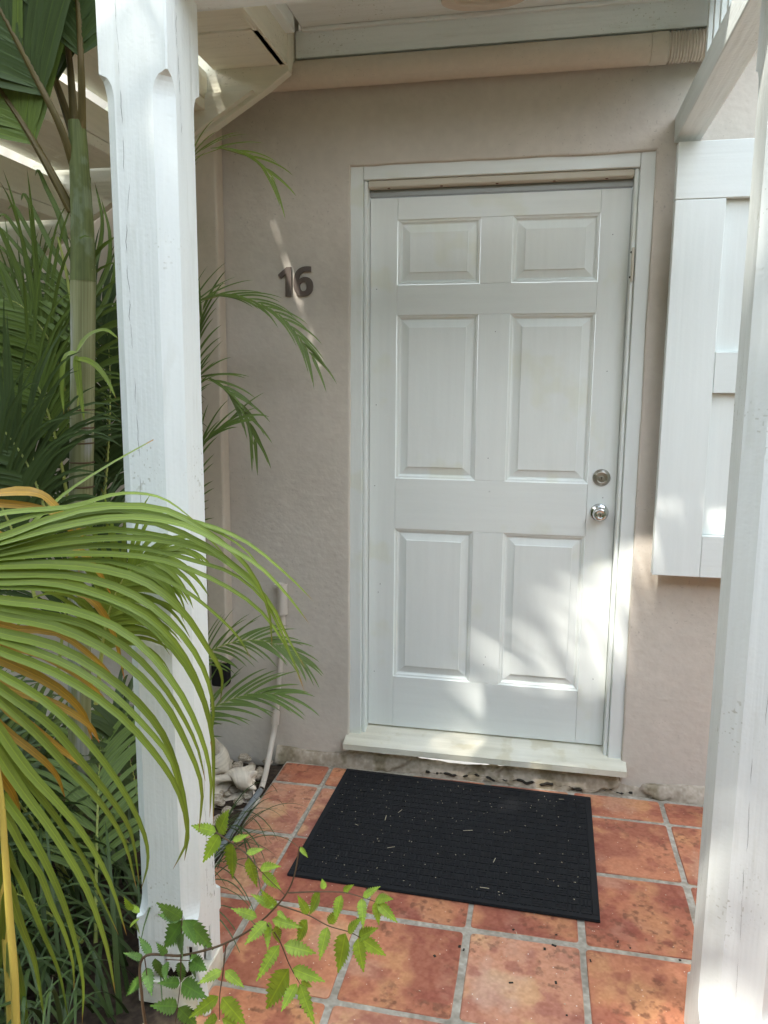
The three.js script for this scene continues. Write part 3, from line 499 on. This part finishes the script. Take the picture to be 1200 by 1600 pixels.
// ---- big frond in front of the left post, its leaflets arching to the right
{
  const pal = thing('areca_palm', 'palm with bright green arching frond in front of the rotten post', 'palm', un(40, 1700, 1.6).setY(0).toArray(), 'palms left of the door');
  const b = pal.position, px = (a, z0, z1) => a.map((q, i) => un(q[0], q[1], z0 + (z1 - z0) * Math.pow(i / (a.length - 1), 1.3)).sub(b));
  const z5 = a => a.map(q => [q[0] * 0.45, 760 + q[1] * 0.45]), z6 = a => a.map(q => [q[0] / 3, 1200 + q[1] / 3]);
  const rp = [[30, 1720], [25, 1600], [22, 1517], [15, 1433], [8, 1333], [0, 1233], [-20, 1120], [-45, 1000], [-75, 900], [-110, 830]];
  const fr = part(pal, 'frond', tube(rp.map(q => un(q[0], q[1], 1.6).sub(b)), 0.0075, 60, 8, t => 1.15 - 0.7 * t), M.rachisY);
  const A = [
    z5([[-180, 150], [0, 95], [250, 70], [420, 25], [560, 40], [690, 130]]), z5([[-190, 240], [0, 180], [300, 80], [560, 80], [720, 160], [850, 270], [930, 420], [945, 560]]),
    z5([[-190, 250], [0, 195], [250, 110], [500, 100], [700, 130], [850, 190], [1000, 310], [1090, 400]]), z5([[-170, 260], [0, 215], [300, 130], [520, 125], [720, 210], [840, 300], [940, 410], [1000, 530], [1060, 630]]),
    z5([[-160, 270], [0, 232], [250, 190], [500, 180], [700, 220], [850, 300], [960, 470], [1060, 720]]), z5([[-150, 270], [0, 250], [300, 235], [550, 255], [750, 330], [900, 430], [1000, 570], [1055, 700]]),
    z5([[-140, 290], [0, 275], [300, 280], [500, 330], [630, 430], [720, 560], [770, 650], [765, 750]]), z5([[-130, 310], [0, 305], [250, 310], [450, 370], [600, 480], [700, 620], [740, 760], [730, 900]]),
    z5([[-120, 345], [0, 345], [250, 360], [450, 430], [600, 560], [690, 700], [735, 850], [742, 1000], [740, 1180]]), z5([[-115, 380], [0, 395], [250, 430], [450, 520], [600, 680], [690, 850], [730, 1000], [728, 1150]]),
    z5([[-110, 420], [0, 450], [200, 490], [400, 590], [560, 740], [650, 900], [700, 1040], [690, 1200]]), z5([[-100, 480], [0, 510], [200, 560], [400, 680], [540, 820], [610, 960], [655, 1190], [640, 1300]]),
    z5([[-95, 530], [0, 570], [200, 650], [400, 780], [540, 930], [620, 1060], [650, 1220], [600, 1330]]), z5([[-80, 600], [0, 650], [150, 740], [300, 880], [420, 1040], [500, 1200], [515, 1300], [490, 1400]]),
    z5([[-70, 670], [0, 740], [120, 850], [250, 990], [350, 1100], [430, 1230], [475, 1400]]), z5([[-50, 770], [0, 850], [100, 990], [200, 1100], [290, 1210], [380, 1370], [440, 1560]]),
    z5([[-30, 880], [0, 940], [80, 1060], [190, 1210], [300, 1400], [370, 1600], [400, 1760]]), z6([[0, 90], [10, 120], [150, 320], [270, 560], [340, 760], [390, 1000], [385, 1200]]),
    z6([[22, 320], [60, 430], [110, 540], [200, 760], [280, 960], [325, 1200]]), z6([[35, 520], [60, 620], [100, 740], [160, 900], [210, 1190]]), z6([[55, 830], [75, 900], [100, 1000], [125, 1190], [130, 1300]]),
    z6([[50, 800], [40, 950], [22, 1190]]), z6([[32, 560], [15, 750], [0, 980]]), z6([[25, 380], [0, 520], [-40, 700]]),
  ];
  const rn = rngOf(2);
  const dense = []; A.forEach((a, i) => { dense.push([a, i]); const b2 = A[i + 1]; if (b2 && i < 19 && (i < 5 || i % 2)) { const ca = new THREE.SplineCurve(a.map(q => new THREE.Vector2(...q))), cb = new THREE.SplineCurve(b2.map(q => new THREE.Vector2(...q))), k = 0.35 + rn() * 0.3, sh = 0.8 + rn() * 0.18; const m = []; for (let t = 0; t <= 8; t++) { const u = ca.getPoint(t / 8 * sh), w = cb.getPoint(t / 8 * sh); m.push([u.x + (w.x - u.x) * k + (rn() - 0.5) * 8, u.y + (w.y - u.y) * k + (rn() - 0.5) * 8]); } dense.push([m, i]); } });
  dense.forEach(([a, i]) => { const c = new THREE.CatmullRomCurve3(px(a, 1.6, 1.42 + 0.1 * rn())); const pts = c.getPoints(18); part(fr, 'leaflet', strip(pts, (i < 6 ? 0.0115 : 0.0155) + rn() * 0.004, V(0.35 + (rn() - 0.5) * 0.7, 0.55 + (rn() - 0.5) * 0.5, 0.75), t => palmProf(t), 0.2 + rn() * 0.3), M.leafA); });
  const Y = [[[-120, 300], [0, 480], [200, 510], [330, 600], [400, 668]], [[-120, 420], [0, 540], [150, 590], [300, 680], [372, 745]], [[-110, 560], [0, 600], [200, 700], [290, 790], [320, 880]], [[-80, 640], [0, 690], [200, 760], [310, 830], [345, 890]], [[-60, 760], [0, 830], [150, 950], [200, 1010], [225, 1080]], [[0, 760], [100, 830], [220, 920], [320, 995]],
    [[-150, 100], [60, 200], [240, 200], [330, 280], [385, 375]], [[-120, 260], [100, 330], [300, 380], [390, 500], [432, 670]], [[-120, 220], [60, 290], [230, 340], [340, 410], [400, 500]], [[-40, 940], [0, 1000], [50, 1080], [75, 1170]], [[-150, 60], [0, 60], [150, 80], [260, 130], [300, 210]], [[-60, 30], [100, 20], [160, 40], [240, 140], [275, 300]], [[0, 1050], [10, 1120], [18, 1180], [10, 1300]]];
  const fy = part(pal, 'frond', tube([[20, 1720], [10, 1500], [-10, 1300], [-50, 1050], [-80, 880]].map(q => un(q[0], q[1], 1.52).sub(b)), 0.006, 40, 8), M.rachisY);
  fy.userData.label = 'withered orange frond under the green one';
  Y.forEach(a => { const c = new THREE.CatmullRomCurve3(px(z5(a), 1.56, 1.47)); part(fy, 'leaflet', strip(c.getPoints(12), 0.016 + rn() * 0.006, V(0.3, 0.6 + (rn() - 0.5) * 0.6, 0.7), palmProf, 0.3), M.leafY); });
  // young spear rising behind
  part(pal, 'spear_leaf', strip(new THREE.CatmullRomCurve3([[-60, 905], [0, 868], [100, 775], [170, 728], [240, 688]].map(q => un(q[0], q[1], 1.45).sub(b))).getPoints(14), 0.02, V(0.5, 0.8, 0.3), t => 1 - 0.75 * t, 0.5), M.leafA);
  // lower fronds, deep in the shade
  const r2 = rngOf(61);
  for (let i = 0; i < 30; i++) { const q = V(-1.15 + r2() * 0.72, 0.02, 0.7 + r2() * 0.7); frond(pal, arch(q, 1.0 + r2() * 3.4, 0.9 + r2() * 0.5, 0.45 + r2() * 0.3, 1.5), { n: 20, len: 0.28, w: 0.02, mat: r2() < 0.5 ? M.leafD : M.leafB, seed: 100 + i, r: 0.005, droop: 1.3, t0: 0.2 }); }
}
// ---- tall palm behind the left post
{
  const pal = thing('areca_palm', 'tall ringed palm trunk with upright fronds behind the porch post', 'palm', un(125, 900, 0.85).setY(0).toArray(), 'palms left of the door');
  const b = pal.position, at = (x, y, z) => un(x, y, z), L = p => p.clone().sub(b);
  const tr = [[124, 1400], [125, 900], [129, 600], [130, 420]].map(q => L(at(q[0], q[1], 0.85)));
  part(pal, 'trunk', tube(tr, 0.031, 40, 18, t => (1.0 + 0.06 * Math.sin(t * 60) ** 8)), M.trunk);
  for (const y of [640, 668, 692, 722, 760, 805, 860]) { const c = L(at(128, y, 0.85)); part(pal, 'leaf_scar', new THREE.TorusGeometry(0.0305, 0.0025, 6, 24).rotateX(Math.PI / 2).translate(c.x, c.y, c.z), M.stem); }
  part(pal, 'crownshaft', tube([[130, 440], [128, 340], [124, 260], [120, 190]].map(q => L(at(q[0], q[1], 0.85))), 0.033, 30, 16, t => 1 - 0.35 * t), M.shaft);
  const S = [
    [[[118, 270], [95, 200], [50, 110], [0, 15], [-60, -90]], 0.85, 1.0], [[[112, 330], [80, 270], [40, 200], [0, 140], [-70, 30]], 0.85, 0.95], [[[118, 220], [95, 150], [66, 70], [40, -40]], 0.8, 0.7],
    [[[116, 190], [108, 90], [100, 30], [90, -120]], 0.82, 0.9], [[[128, 200], [127, 110], [118, -20], [90, -140]], 0.85, 0.95],
  ];
  S.forEach(([a, z, z1], i) => frond(pal, a.map((q, k) => at(q[0], q[1], z + (z1 - z) * k / (a.length - 1))), { n: 26, len: 0.55, w: 0.03, mat: i % 2 ? M.leafB : M.leafD, seed: 200 + i, r: 0.011, rm: M.petiole, droop: 1.1, t0: 0.35, up: V(0.2, 0.2, 1), lift: 0.1, single: i < 4 }));
  // fronds of the side shoots fanning left of the trunk
  const fan = part(pal, 'frond', tube([[128, 620], [120, 520], [108, 450], [98, 400], [90, 370]].map(q => L(at(q[0], q[1], 0.78))), 0.006, 30, 7, t => 1.2 - 0.7 * t), M.rachis);
  [[[107, 392], [93, 338], [72, 293], [59, 266], [55, 275]], [[108, 430], [80, 385], [55, 335], [37, 303], [33, 314]], [[108, 450], [70, 405], [40, 352], [20, 321], [12, 328]], [[108, 458], [60, 405], [30, 365], [5, 335], [-6, 345]], [[108, 470], [70, 435], [35, 395], [0, 357], [-30, 340]], [[112, 485], [75, 455], [40, 425], [0, 385], [-40, 355]], [[114, 500], [60, 465], [30, 437], [0, 410], [-40, 385]], [[116, 520], [80, 490], [40, 462], [-10, 440], [-50, 440]], [[118, 540], [80, 510], [50, 490], [10, 480], [-30, 490]],
    [[112, 440], [130, 380], [138, 320], [142, 275]], [[112, 470], [152, 400], [160, 345], [148, 285]], [[116, 500], [165, 430], [172, 370], [158, 310]], [[118, 530], [160, 480], [178, 430], [180, 380]]].forEach(a => part(fan, 'leaflet', strip(new THREE.CatmullRomCurve3(a.map(q => L(at(q[0], q[1], 0.76)))).getPoints(14), 0.016, V(0.3, 0.4, 0.8), palmProf, 0.3), M.leafB));
  const yo = part(pal, 'young_shoot', tube([[122, 640], [121, 600], [118, 556]].map(q => L(at(q[0], q[1], 0.9))), 0.003, 10, 6), M.rachis);
  [[[120, 552], [104, 556], [97, 600], [100, 647]], [[117, 560], [143, 567], [165, 590], [181, 622]], [[120, 549], [140, 524], [165, 516], [186, 530]], [[119, 556], [124, 600], [132, 660]]].forEach(a => part(yo, 'leaflet', strip(new THREE.CatmullRomCurve3(a.map(q => L(at(q[0], q[1], 0.92)))).getPoints(12), 0.02, V(0.2, 0.8, 0.6), palmProf, 0.3), M.leafA));
  const Q = [
    [[[118, 720], [100, 600], [70, 520], [20, 470], [-30, 470]], 0.7, 0.8, 0.4, M.leafB], [[[110, 800], [80, 660], [40, 570], [-10, 530], [-70, 550]], 0.72, 0.8, 0.36, M.leafB],
    [[[100, 900], [60, 740], [20, 640], [-30, 580]], 0.7, 0.7, 0.45, M.leafD], [[[150, 900], [165, 760], [172, 640], [170, 540], [160, 470]], 0.6, 0.5, 0.3, M.leafD],
    [[[60, 950], [20, 830], [-30, 740], [-90, 700]], 0.9, 0.95, 0.4, M.leafD], [[[150, 980], [155, 860], [150, 760], [170, 690]], 0.6, 0.5, 0.3, M.leafD], [[[90, 1050], [110, 930], [150, 860], [180, 830]], 0.8, 0.7, 0.32, M.leafD],
    [[[150, 1100], [170, 960], [205, 890], [255, 872]], 1.3, 1.32, 0.2, M.leafA], [[[20, 1050], [10, 900], [-10, 780], [-60, 700]], 0.6, 0.5, 0.4, M.leafD],
    [[[60, 800], [40, 660], [30, 560], [60, 480]], 0.7, 0.7, 0.34, M.leafB], [[[90, 860], [40, 720], [-20, 650], [-80, 630]], 0.9, 0.95, 0.34, M.leafD], [[[160, 820], [168, 640], [150, 520], [120, 450]], 0.55, 0.5, 0.34, M.leafD],
  ];
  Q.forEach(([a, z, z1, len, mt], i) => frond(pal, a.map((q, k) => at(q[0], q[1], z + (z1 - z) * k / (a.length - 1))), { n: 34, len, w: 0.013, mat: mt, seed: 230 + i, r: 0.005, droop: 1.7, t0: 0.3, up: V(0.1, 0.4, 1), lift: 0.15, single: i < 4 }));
}
// ---- small palm between post and wall
{
  const pal = thing('areca_palm', 'small dark palm in the corner between post and downspout', 'palm', [-0.62, 0, 0.42], 'palms left of the door');
  const at = (x, y, z) => un(x, y, z);
  const K = [
    [[[240, 420], [280, 280], [310, 238], [350, 232], [400, 250], [430, 285]], 0.45, 0.4, 0.2, 0.013, M.leafA, 20, 0.5], [[[240, 640], [280, 500], [320, 465], [380, 465], [440, 495], [490, 560]], 0.45, 0.38, 0.19, 0.012, M.leafB, 30, 0.4],
    [[[240, 800], [280, 640], [310, 590], [345, 600], [380, 640], [400, 690]], 0.42, 0.35, 0.2, 0.014, M.leafB, 22, 0.5], [[[250, 1150], [290, 1050], [340, 1012], [390, 1000], [440, 1010], [475, 1035]], 0.4, 0.34, 0.17, 0.012, M.leafB, 20, 0.9],
    [[[250, 1250], [290, 1140], [335, 1105], [390, 1085], [440, 1085]], 0.45, 0.42, 0.24, 0.016, M.leafB, 14, 0.7], [[[230, 900], [270, 700], [300, 560], [318, 480]], 0.4, 0.35, 0.22, 0.014, M.leafB, 20, 0.6], [[[230, 1000], [280, 800], [310, 700], [360, 660]], 0.45, 0.4, 0.24, 0.016, M.leafB, 20, 0.5],
  ];
  K.forEach(([a, z, z1, len, w, mt, n, an], i) => frond(pal, [V(-0.62, 0.05, 0.42), V(-0.6, 0.25, 0.43)].concat(a.map((q, k) => at(q[0], q[1], z + (z1 - z) * k / (a.length - 1)))), { n, len, w: w * 0.82, mat: mt, seed: 300 + i, r: 0.004, droop: 0.7, t0: 0.55, up: V(-0.1, 0.75, 0.7), lift: 0.1, single: true, a0: an + 0.25, a1: 0.25 }));
}
// ---- clipped hedges that close the garden behind the photographer
{
  const mk = (w, d, h, pos, rot, label) => {
    const g = new THREE.BoxGeometry(w, h, d, Math.round(w * 14), Math.round(h * 14), 6).translate(0, h / 2, 0), p = g.attributes.position, n = g.attributes.normal;
    for (let i = 0; i < p.count; i++) { const k = (fbm(p.getX(i) / 20 + 0.5, (p.getY(i) + p.getZ(i)) / 20 + 0.5, 90, 90, 3, 6) - 0.4) * 0.5; p.setXYZ(i, p.getX(i) + n.getX(i) * k, p.getY(i) + n.getY(i) * k, p.getZ(i) + n.getZ(i) * k); } g.computeVertexNormals();
    const t = thing('hedge', label, 'hedge', pos, 'hedges round the garden'); t.rotation.y = rot; part(t, 'foliage', uvm(g, 1), M.hedge);
  };
  mk(12, 1, 4.0, [0.5, -0.05, 6.4], 0, 'tall green hedge facing the porch across the path');
  mk(7, 1, 3.6, [4.6, -0.05, 3.6], Math.PI / 2, 'tall green hedge beyond the right porch post');
  mk(7, 1, 3.8, [-5.2, -0.05, 3.4], Math.PI / 2, 'tall green hedge beyond the staircase and palms');
}
// ---- tall palms behind the photographer, whose crowns shade the porch
{
  const mk = (x, z, h, seed, n, fl, label, extra = []) => {
    const pal = thing('shade_palm', label, 'palm', [x, 0, z], 'palms in the garden'); const rn = rngOf(seed);
    part(pal, 'trunk', tube([V(0, 0, 0), V(0.05, h * 0.5, 0.02), V(0, h, 0)], 0.08, 20, 10, t => 1.2 - 0.4 * t), M.trunk);
    for (let i = 0; i < n; i++) frond(pal, arch(V(x, h, z), i / n * 6.283 * 2.4 + rn() * 0.6, 0.35 + rn() * 0.8, fl * (0.8 + rn() * 0.4), 0.9), { n: 34, len: 0.62, w: 0.045, mat: M.leafB, seed: seed + i, r: 0.014, droop: 0.9 });
    for (const [az, el, l] of extra) frond(pal, arch(V(x, h, z), az, el, l, 0.75), { n: 44, len: 0.5, w: 0.055, mat: M.leafB, seed: seed + 50 + Math.round(az * 10), r: 0.014, droop: 0.8 });
  };
  mk(-1.6, 3.7, 4.0, 400, 13, 1.7, 'shorter leaning garden palm beside the path', [[-0.86, 0.14, 2.9]]); mk(-2.3, 2.6, 4.4, 430, 12, 1.7, 'garden palm rising behind the bright arching frond', [[-0.42, 0.25, 2.1], [-0.55, 0.3, 2.1]]); mk(0.1, 4.3, 4.6, 460, 12, 1.8, 'tallest garden palm standing beside the path');
}
// ---- clump of strap leaved grass at the tile edge
{
  const rn = rngOf(55), gs = []; for (let i = 0; i < 46; i++) { const q = V(-0.38 + rn() * 0.1, 0.0, 0.5 + rn() * 0.5), az = -1.4 + rn() * 2.6, l = 0.2 + rn() * 0.2; gs.push(strip(arch(q, az, 0.75 + rn() * 0.5, l, 2.6 + rn(), 12), 0.005 + rn() * 0.003, V(Math.cos(az) * -0.3, 1, 0), t => Math.pow(1 - t, 0.5) + 0.02, 0.2)); }
  const t = thing('grass_tuft', 'dark thin leaved grass tuft drooping over the tile edge', 'grass', [0, 0, 0]); const b = part(t, 'blades', mergeGeometries(gs), M.leafD); b.userData.kind = 'stuff';
}
// ---- strap leaved ground cover filling the bed left of the post
{
  const rn = rngOf(58), gs = []; for (let i = 0; i < 520; i++) { const q = V(-1.25 + rn() * 0.98, -0.01, 0.75 + rn() * 1.0), az = 0.9 + rn() * 3.6, l = 0.25 + rn() * 0.3; gs.push(strip(arch(q, az, 0.9 + rn() * 0.5, l, 2.0 + rn() * 1.4, 9), 0.008 + rn() * 0.008, V(Math.cos(az) * -0.3, 1, 0.1), t => Math.pow(1 - t, 0.5) + 0.02, 0.25)); }
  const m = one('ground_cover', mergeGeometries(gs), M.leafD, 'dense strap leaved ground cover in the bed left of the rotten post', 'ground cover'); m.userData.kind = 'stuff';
}
// ---- serrated leaved vine crossing the tiles at the foot of the post
{
  const toothed = (seed) => {
    const N = 9, pos = [], idx = [], rn = rngOf(seed); const mid = [], half = (s) => { const e = []; for (let i = 0; i <= N * 2; i++) { const t = i / (N * 2), w = 0.24 * Math.pow(Math.sin(Math.PI * Math.min(1, Math.pow(t, 0.66))), 0.95) * (1 - 0.25 * t); e.push([t + (i % 2 ? 0.04 : -0.02) * (t > 0.95 || t < 0.05 ? 0 : 1) , s * (w * (i % 2 ? 1.12 : 0.76)) * (t > 0.99 ? 0 : 1)]); } return e; };
    const A = half(1), B = half(-1), n = A.length, cu = -0.3 + rn() * 0.35, fo = 0.1 + rn() * 0.4, z = (t) => cu * t * t;
    for (let i = 0; i < n; i++) { const t = Math.min(1, Math.max(0, i / (n - 1))); pos.push(t, z(t), 0, A[i][0], z(A[i][0]) + fo * Math.abs(A[i][1]), A[i][1], B[i][0], z(B[i][0]) + fo * Math.abs(B[i][1]), B[i][1]); }
    for (let i = 0; i < n - 1; i++) { const a = i * 3, b = a + 3; idx.push(a, b, a + 1, a + 1, b, b + 1, a, a + 2, b, a + 2, b + 2, b); }
    const g = new THREE.BufferGeometry(); g.setAttribute('position', new THREE.Float32BufferAttribute(pos, 3)); const uv = []; for (let i = 0; i < pos.length; i += 3) uv.push(0.5 + pos[i + 2], pos[i]); g.setAttribute('uv', new THREE.Float32BufferAttribute(uv, 2)); g.setIndex(idx); g.computeVertexNormals(); return g;
  };
  const G = [1, 2, 3, 4, 5, 6].map(toothed);
  const Z = 1.4, vine = thing('trailing_shrub', 'bright green serrated leaved shrub shoot across the tiles by the post', 'shrub', un(215, 1500, Z).setY(0).toArray());
  const b = vine.position, rn = rngOf(12), z7 = q => [300 + q[0] / 3, 1100 + q[1] / 3], z7b = q => [180 + q[0] * 0.18333, 1380 + q[1] * 0.18333];
  const P = (q, z = Z) => un(q[0], q[1], z).sub(b);
  const stem = (a, r, cv = z7) => part(vine, 'stem', tube(a.map(q => P(cv(q))), r, 30, 6, t => 1.2 - 0.6 * t), M.stem);
  part(vine, 'stem', tube([V(0.01, 0, -0.02), P([222, 1560]), P([224, 1496]), P([283, 1493]), P([327, 1483]), P([352, 1474]), P([400, 1446]), P([447, 1397]), P([460, 1367]), P([468, 1323])], 0.0028, 60, 7, t => 1.3 - 0.8 * t), M.stem);
  const rach = [[[110, 600], [250, 700], [320, 780], [440, 900]], [[340, 1020], [400, 1090], [460, 1230], [505, 1310]], [[450, 885], [600, 880], [720, 885], [810, 910], [870, 930]], [[400, 940], [545, 990], [640, 1040], [740, 1070], [790, 1095]], [[160, 1120], [145, 1260], [130, 1370], [130, 1480]]];
  rach.forEach(a => stem(a, 0.0013));
  [[[570, 300], [565, 450], [565, 610]], [[560, 615], [555, 850], [530, 1060], [510, 1200]], [[430, 650], [640, 660]], [[250, 640], [270, 780], [285, 940]]].forEach(a => stem(a, 0.0011, z7b));
  const leaf = (p, q, cv, mt, z) => {
    const a = P(cv(p), z), t = P(cv(q), z + (rn() - 0.35) * 0.07), d = t.clone().sub(a), len = d.length(); d.normalize();
    let n = V((rn() - 0.5) * 0.7, 0.75, 0.75 + (rn() - 0.5) * 0.5).normalize(); const S = d.clone().cross(n).normalize(); n = S.clone().cross(d).normalize();
    const m = part(vine, 'leaf', G[Math.floor(rn() * 6)], mt); m.matrixAutoUpdate = true; m.quaternion.setFromRotationMatrix(new THREE.Matrix4().makeBasis(d, n, S)); m.position.copy(a); m.scale.set(len * 1.1, len, len * (0.85 + rn() * 0.35));
  };
  const A = [[115, 600, 0, 570], [125, 605, 160, 510], [130, 610, 60, 730], [190, 640, 260, 615], [190, 650, 185, 810], [255, 700, 330, 680], [265, 720, 300, 850], [320, 770, 405, 760], [330, 790, 410, 865], [385, 955, 285, 895], [305, 1000, 195, 962], [395, 960, 330, 880], [350, 1020, 255, 1118], [360, 1020, 350, 1140], [375, 1010, 505, 1045], [400, 970, 440, 1010], [390, 1040, 410, 1120], [410, 1130, 308, 1285], [430, 1130, 570, 1165], [455, 1240, 350, 1420], [470, 1240, 612, 1297], [490, 1310, 425, 1432], [505, 1310, 565, 1492], [510, 1300, 560, 1325], [620, 870, 610, 822], [600, 885, 558, 978], [710, 880, 752, 850], [700, 895, 672, 1010], [800, 905, 872, 858], [795, 910, 800, 1036], [860, 915, 928, 910], [870, 930, 955, 1016], [860, 925, 875, 1028], [545, 985, 498, 903], [540, 1010, 493, 1118], [640, 1030, 685, 968], [635, 1045, 600, 1188], [730, 1070, 784, 1008], [720, 1075, 690, 1242], [780, 1095, 860, 1053], [790, 1100, 897, 1172], [775, 1100, 802, 1246], [505, 670, 540, 716], [140, 1250, 35, 1305], [155, 1250, 237, 1322], [125, 1370, -5, 1465], [140, 1375, 243, 1498], [120, 1475, 40, 1520], [140, 1475, 230, 1520]];
  for (const l of A) leaf([l[0], l[1]], [l[2], l[3]], z7, M.vine, Z + (rn() - 0.5) * 0.02);
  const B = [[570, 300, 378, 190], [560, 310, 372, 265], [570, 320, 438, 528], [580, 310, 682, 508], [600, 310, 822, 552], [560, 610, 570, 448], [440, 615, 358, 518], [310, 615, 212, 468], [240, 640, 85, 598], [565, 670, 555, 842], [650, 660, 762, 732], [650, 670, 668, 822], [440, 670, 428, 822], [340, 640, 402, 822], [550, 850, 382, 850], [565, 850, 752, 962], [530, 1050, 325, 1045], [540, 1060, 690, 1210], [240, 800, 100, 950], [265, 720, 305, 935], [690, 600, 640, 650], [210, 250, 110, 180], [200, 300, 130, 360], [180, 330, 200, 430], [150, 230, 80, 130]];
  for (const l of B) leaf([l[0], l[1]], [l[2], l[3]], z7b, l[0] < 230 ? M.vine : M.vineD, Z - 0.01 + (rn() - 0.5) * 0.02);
}
renderer.render(scene, camera);
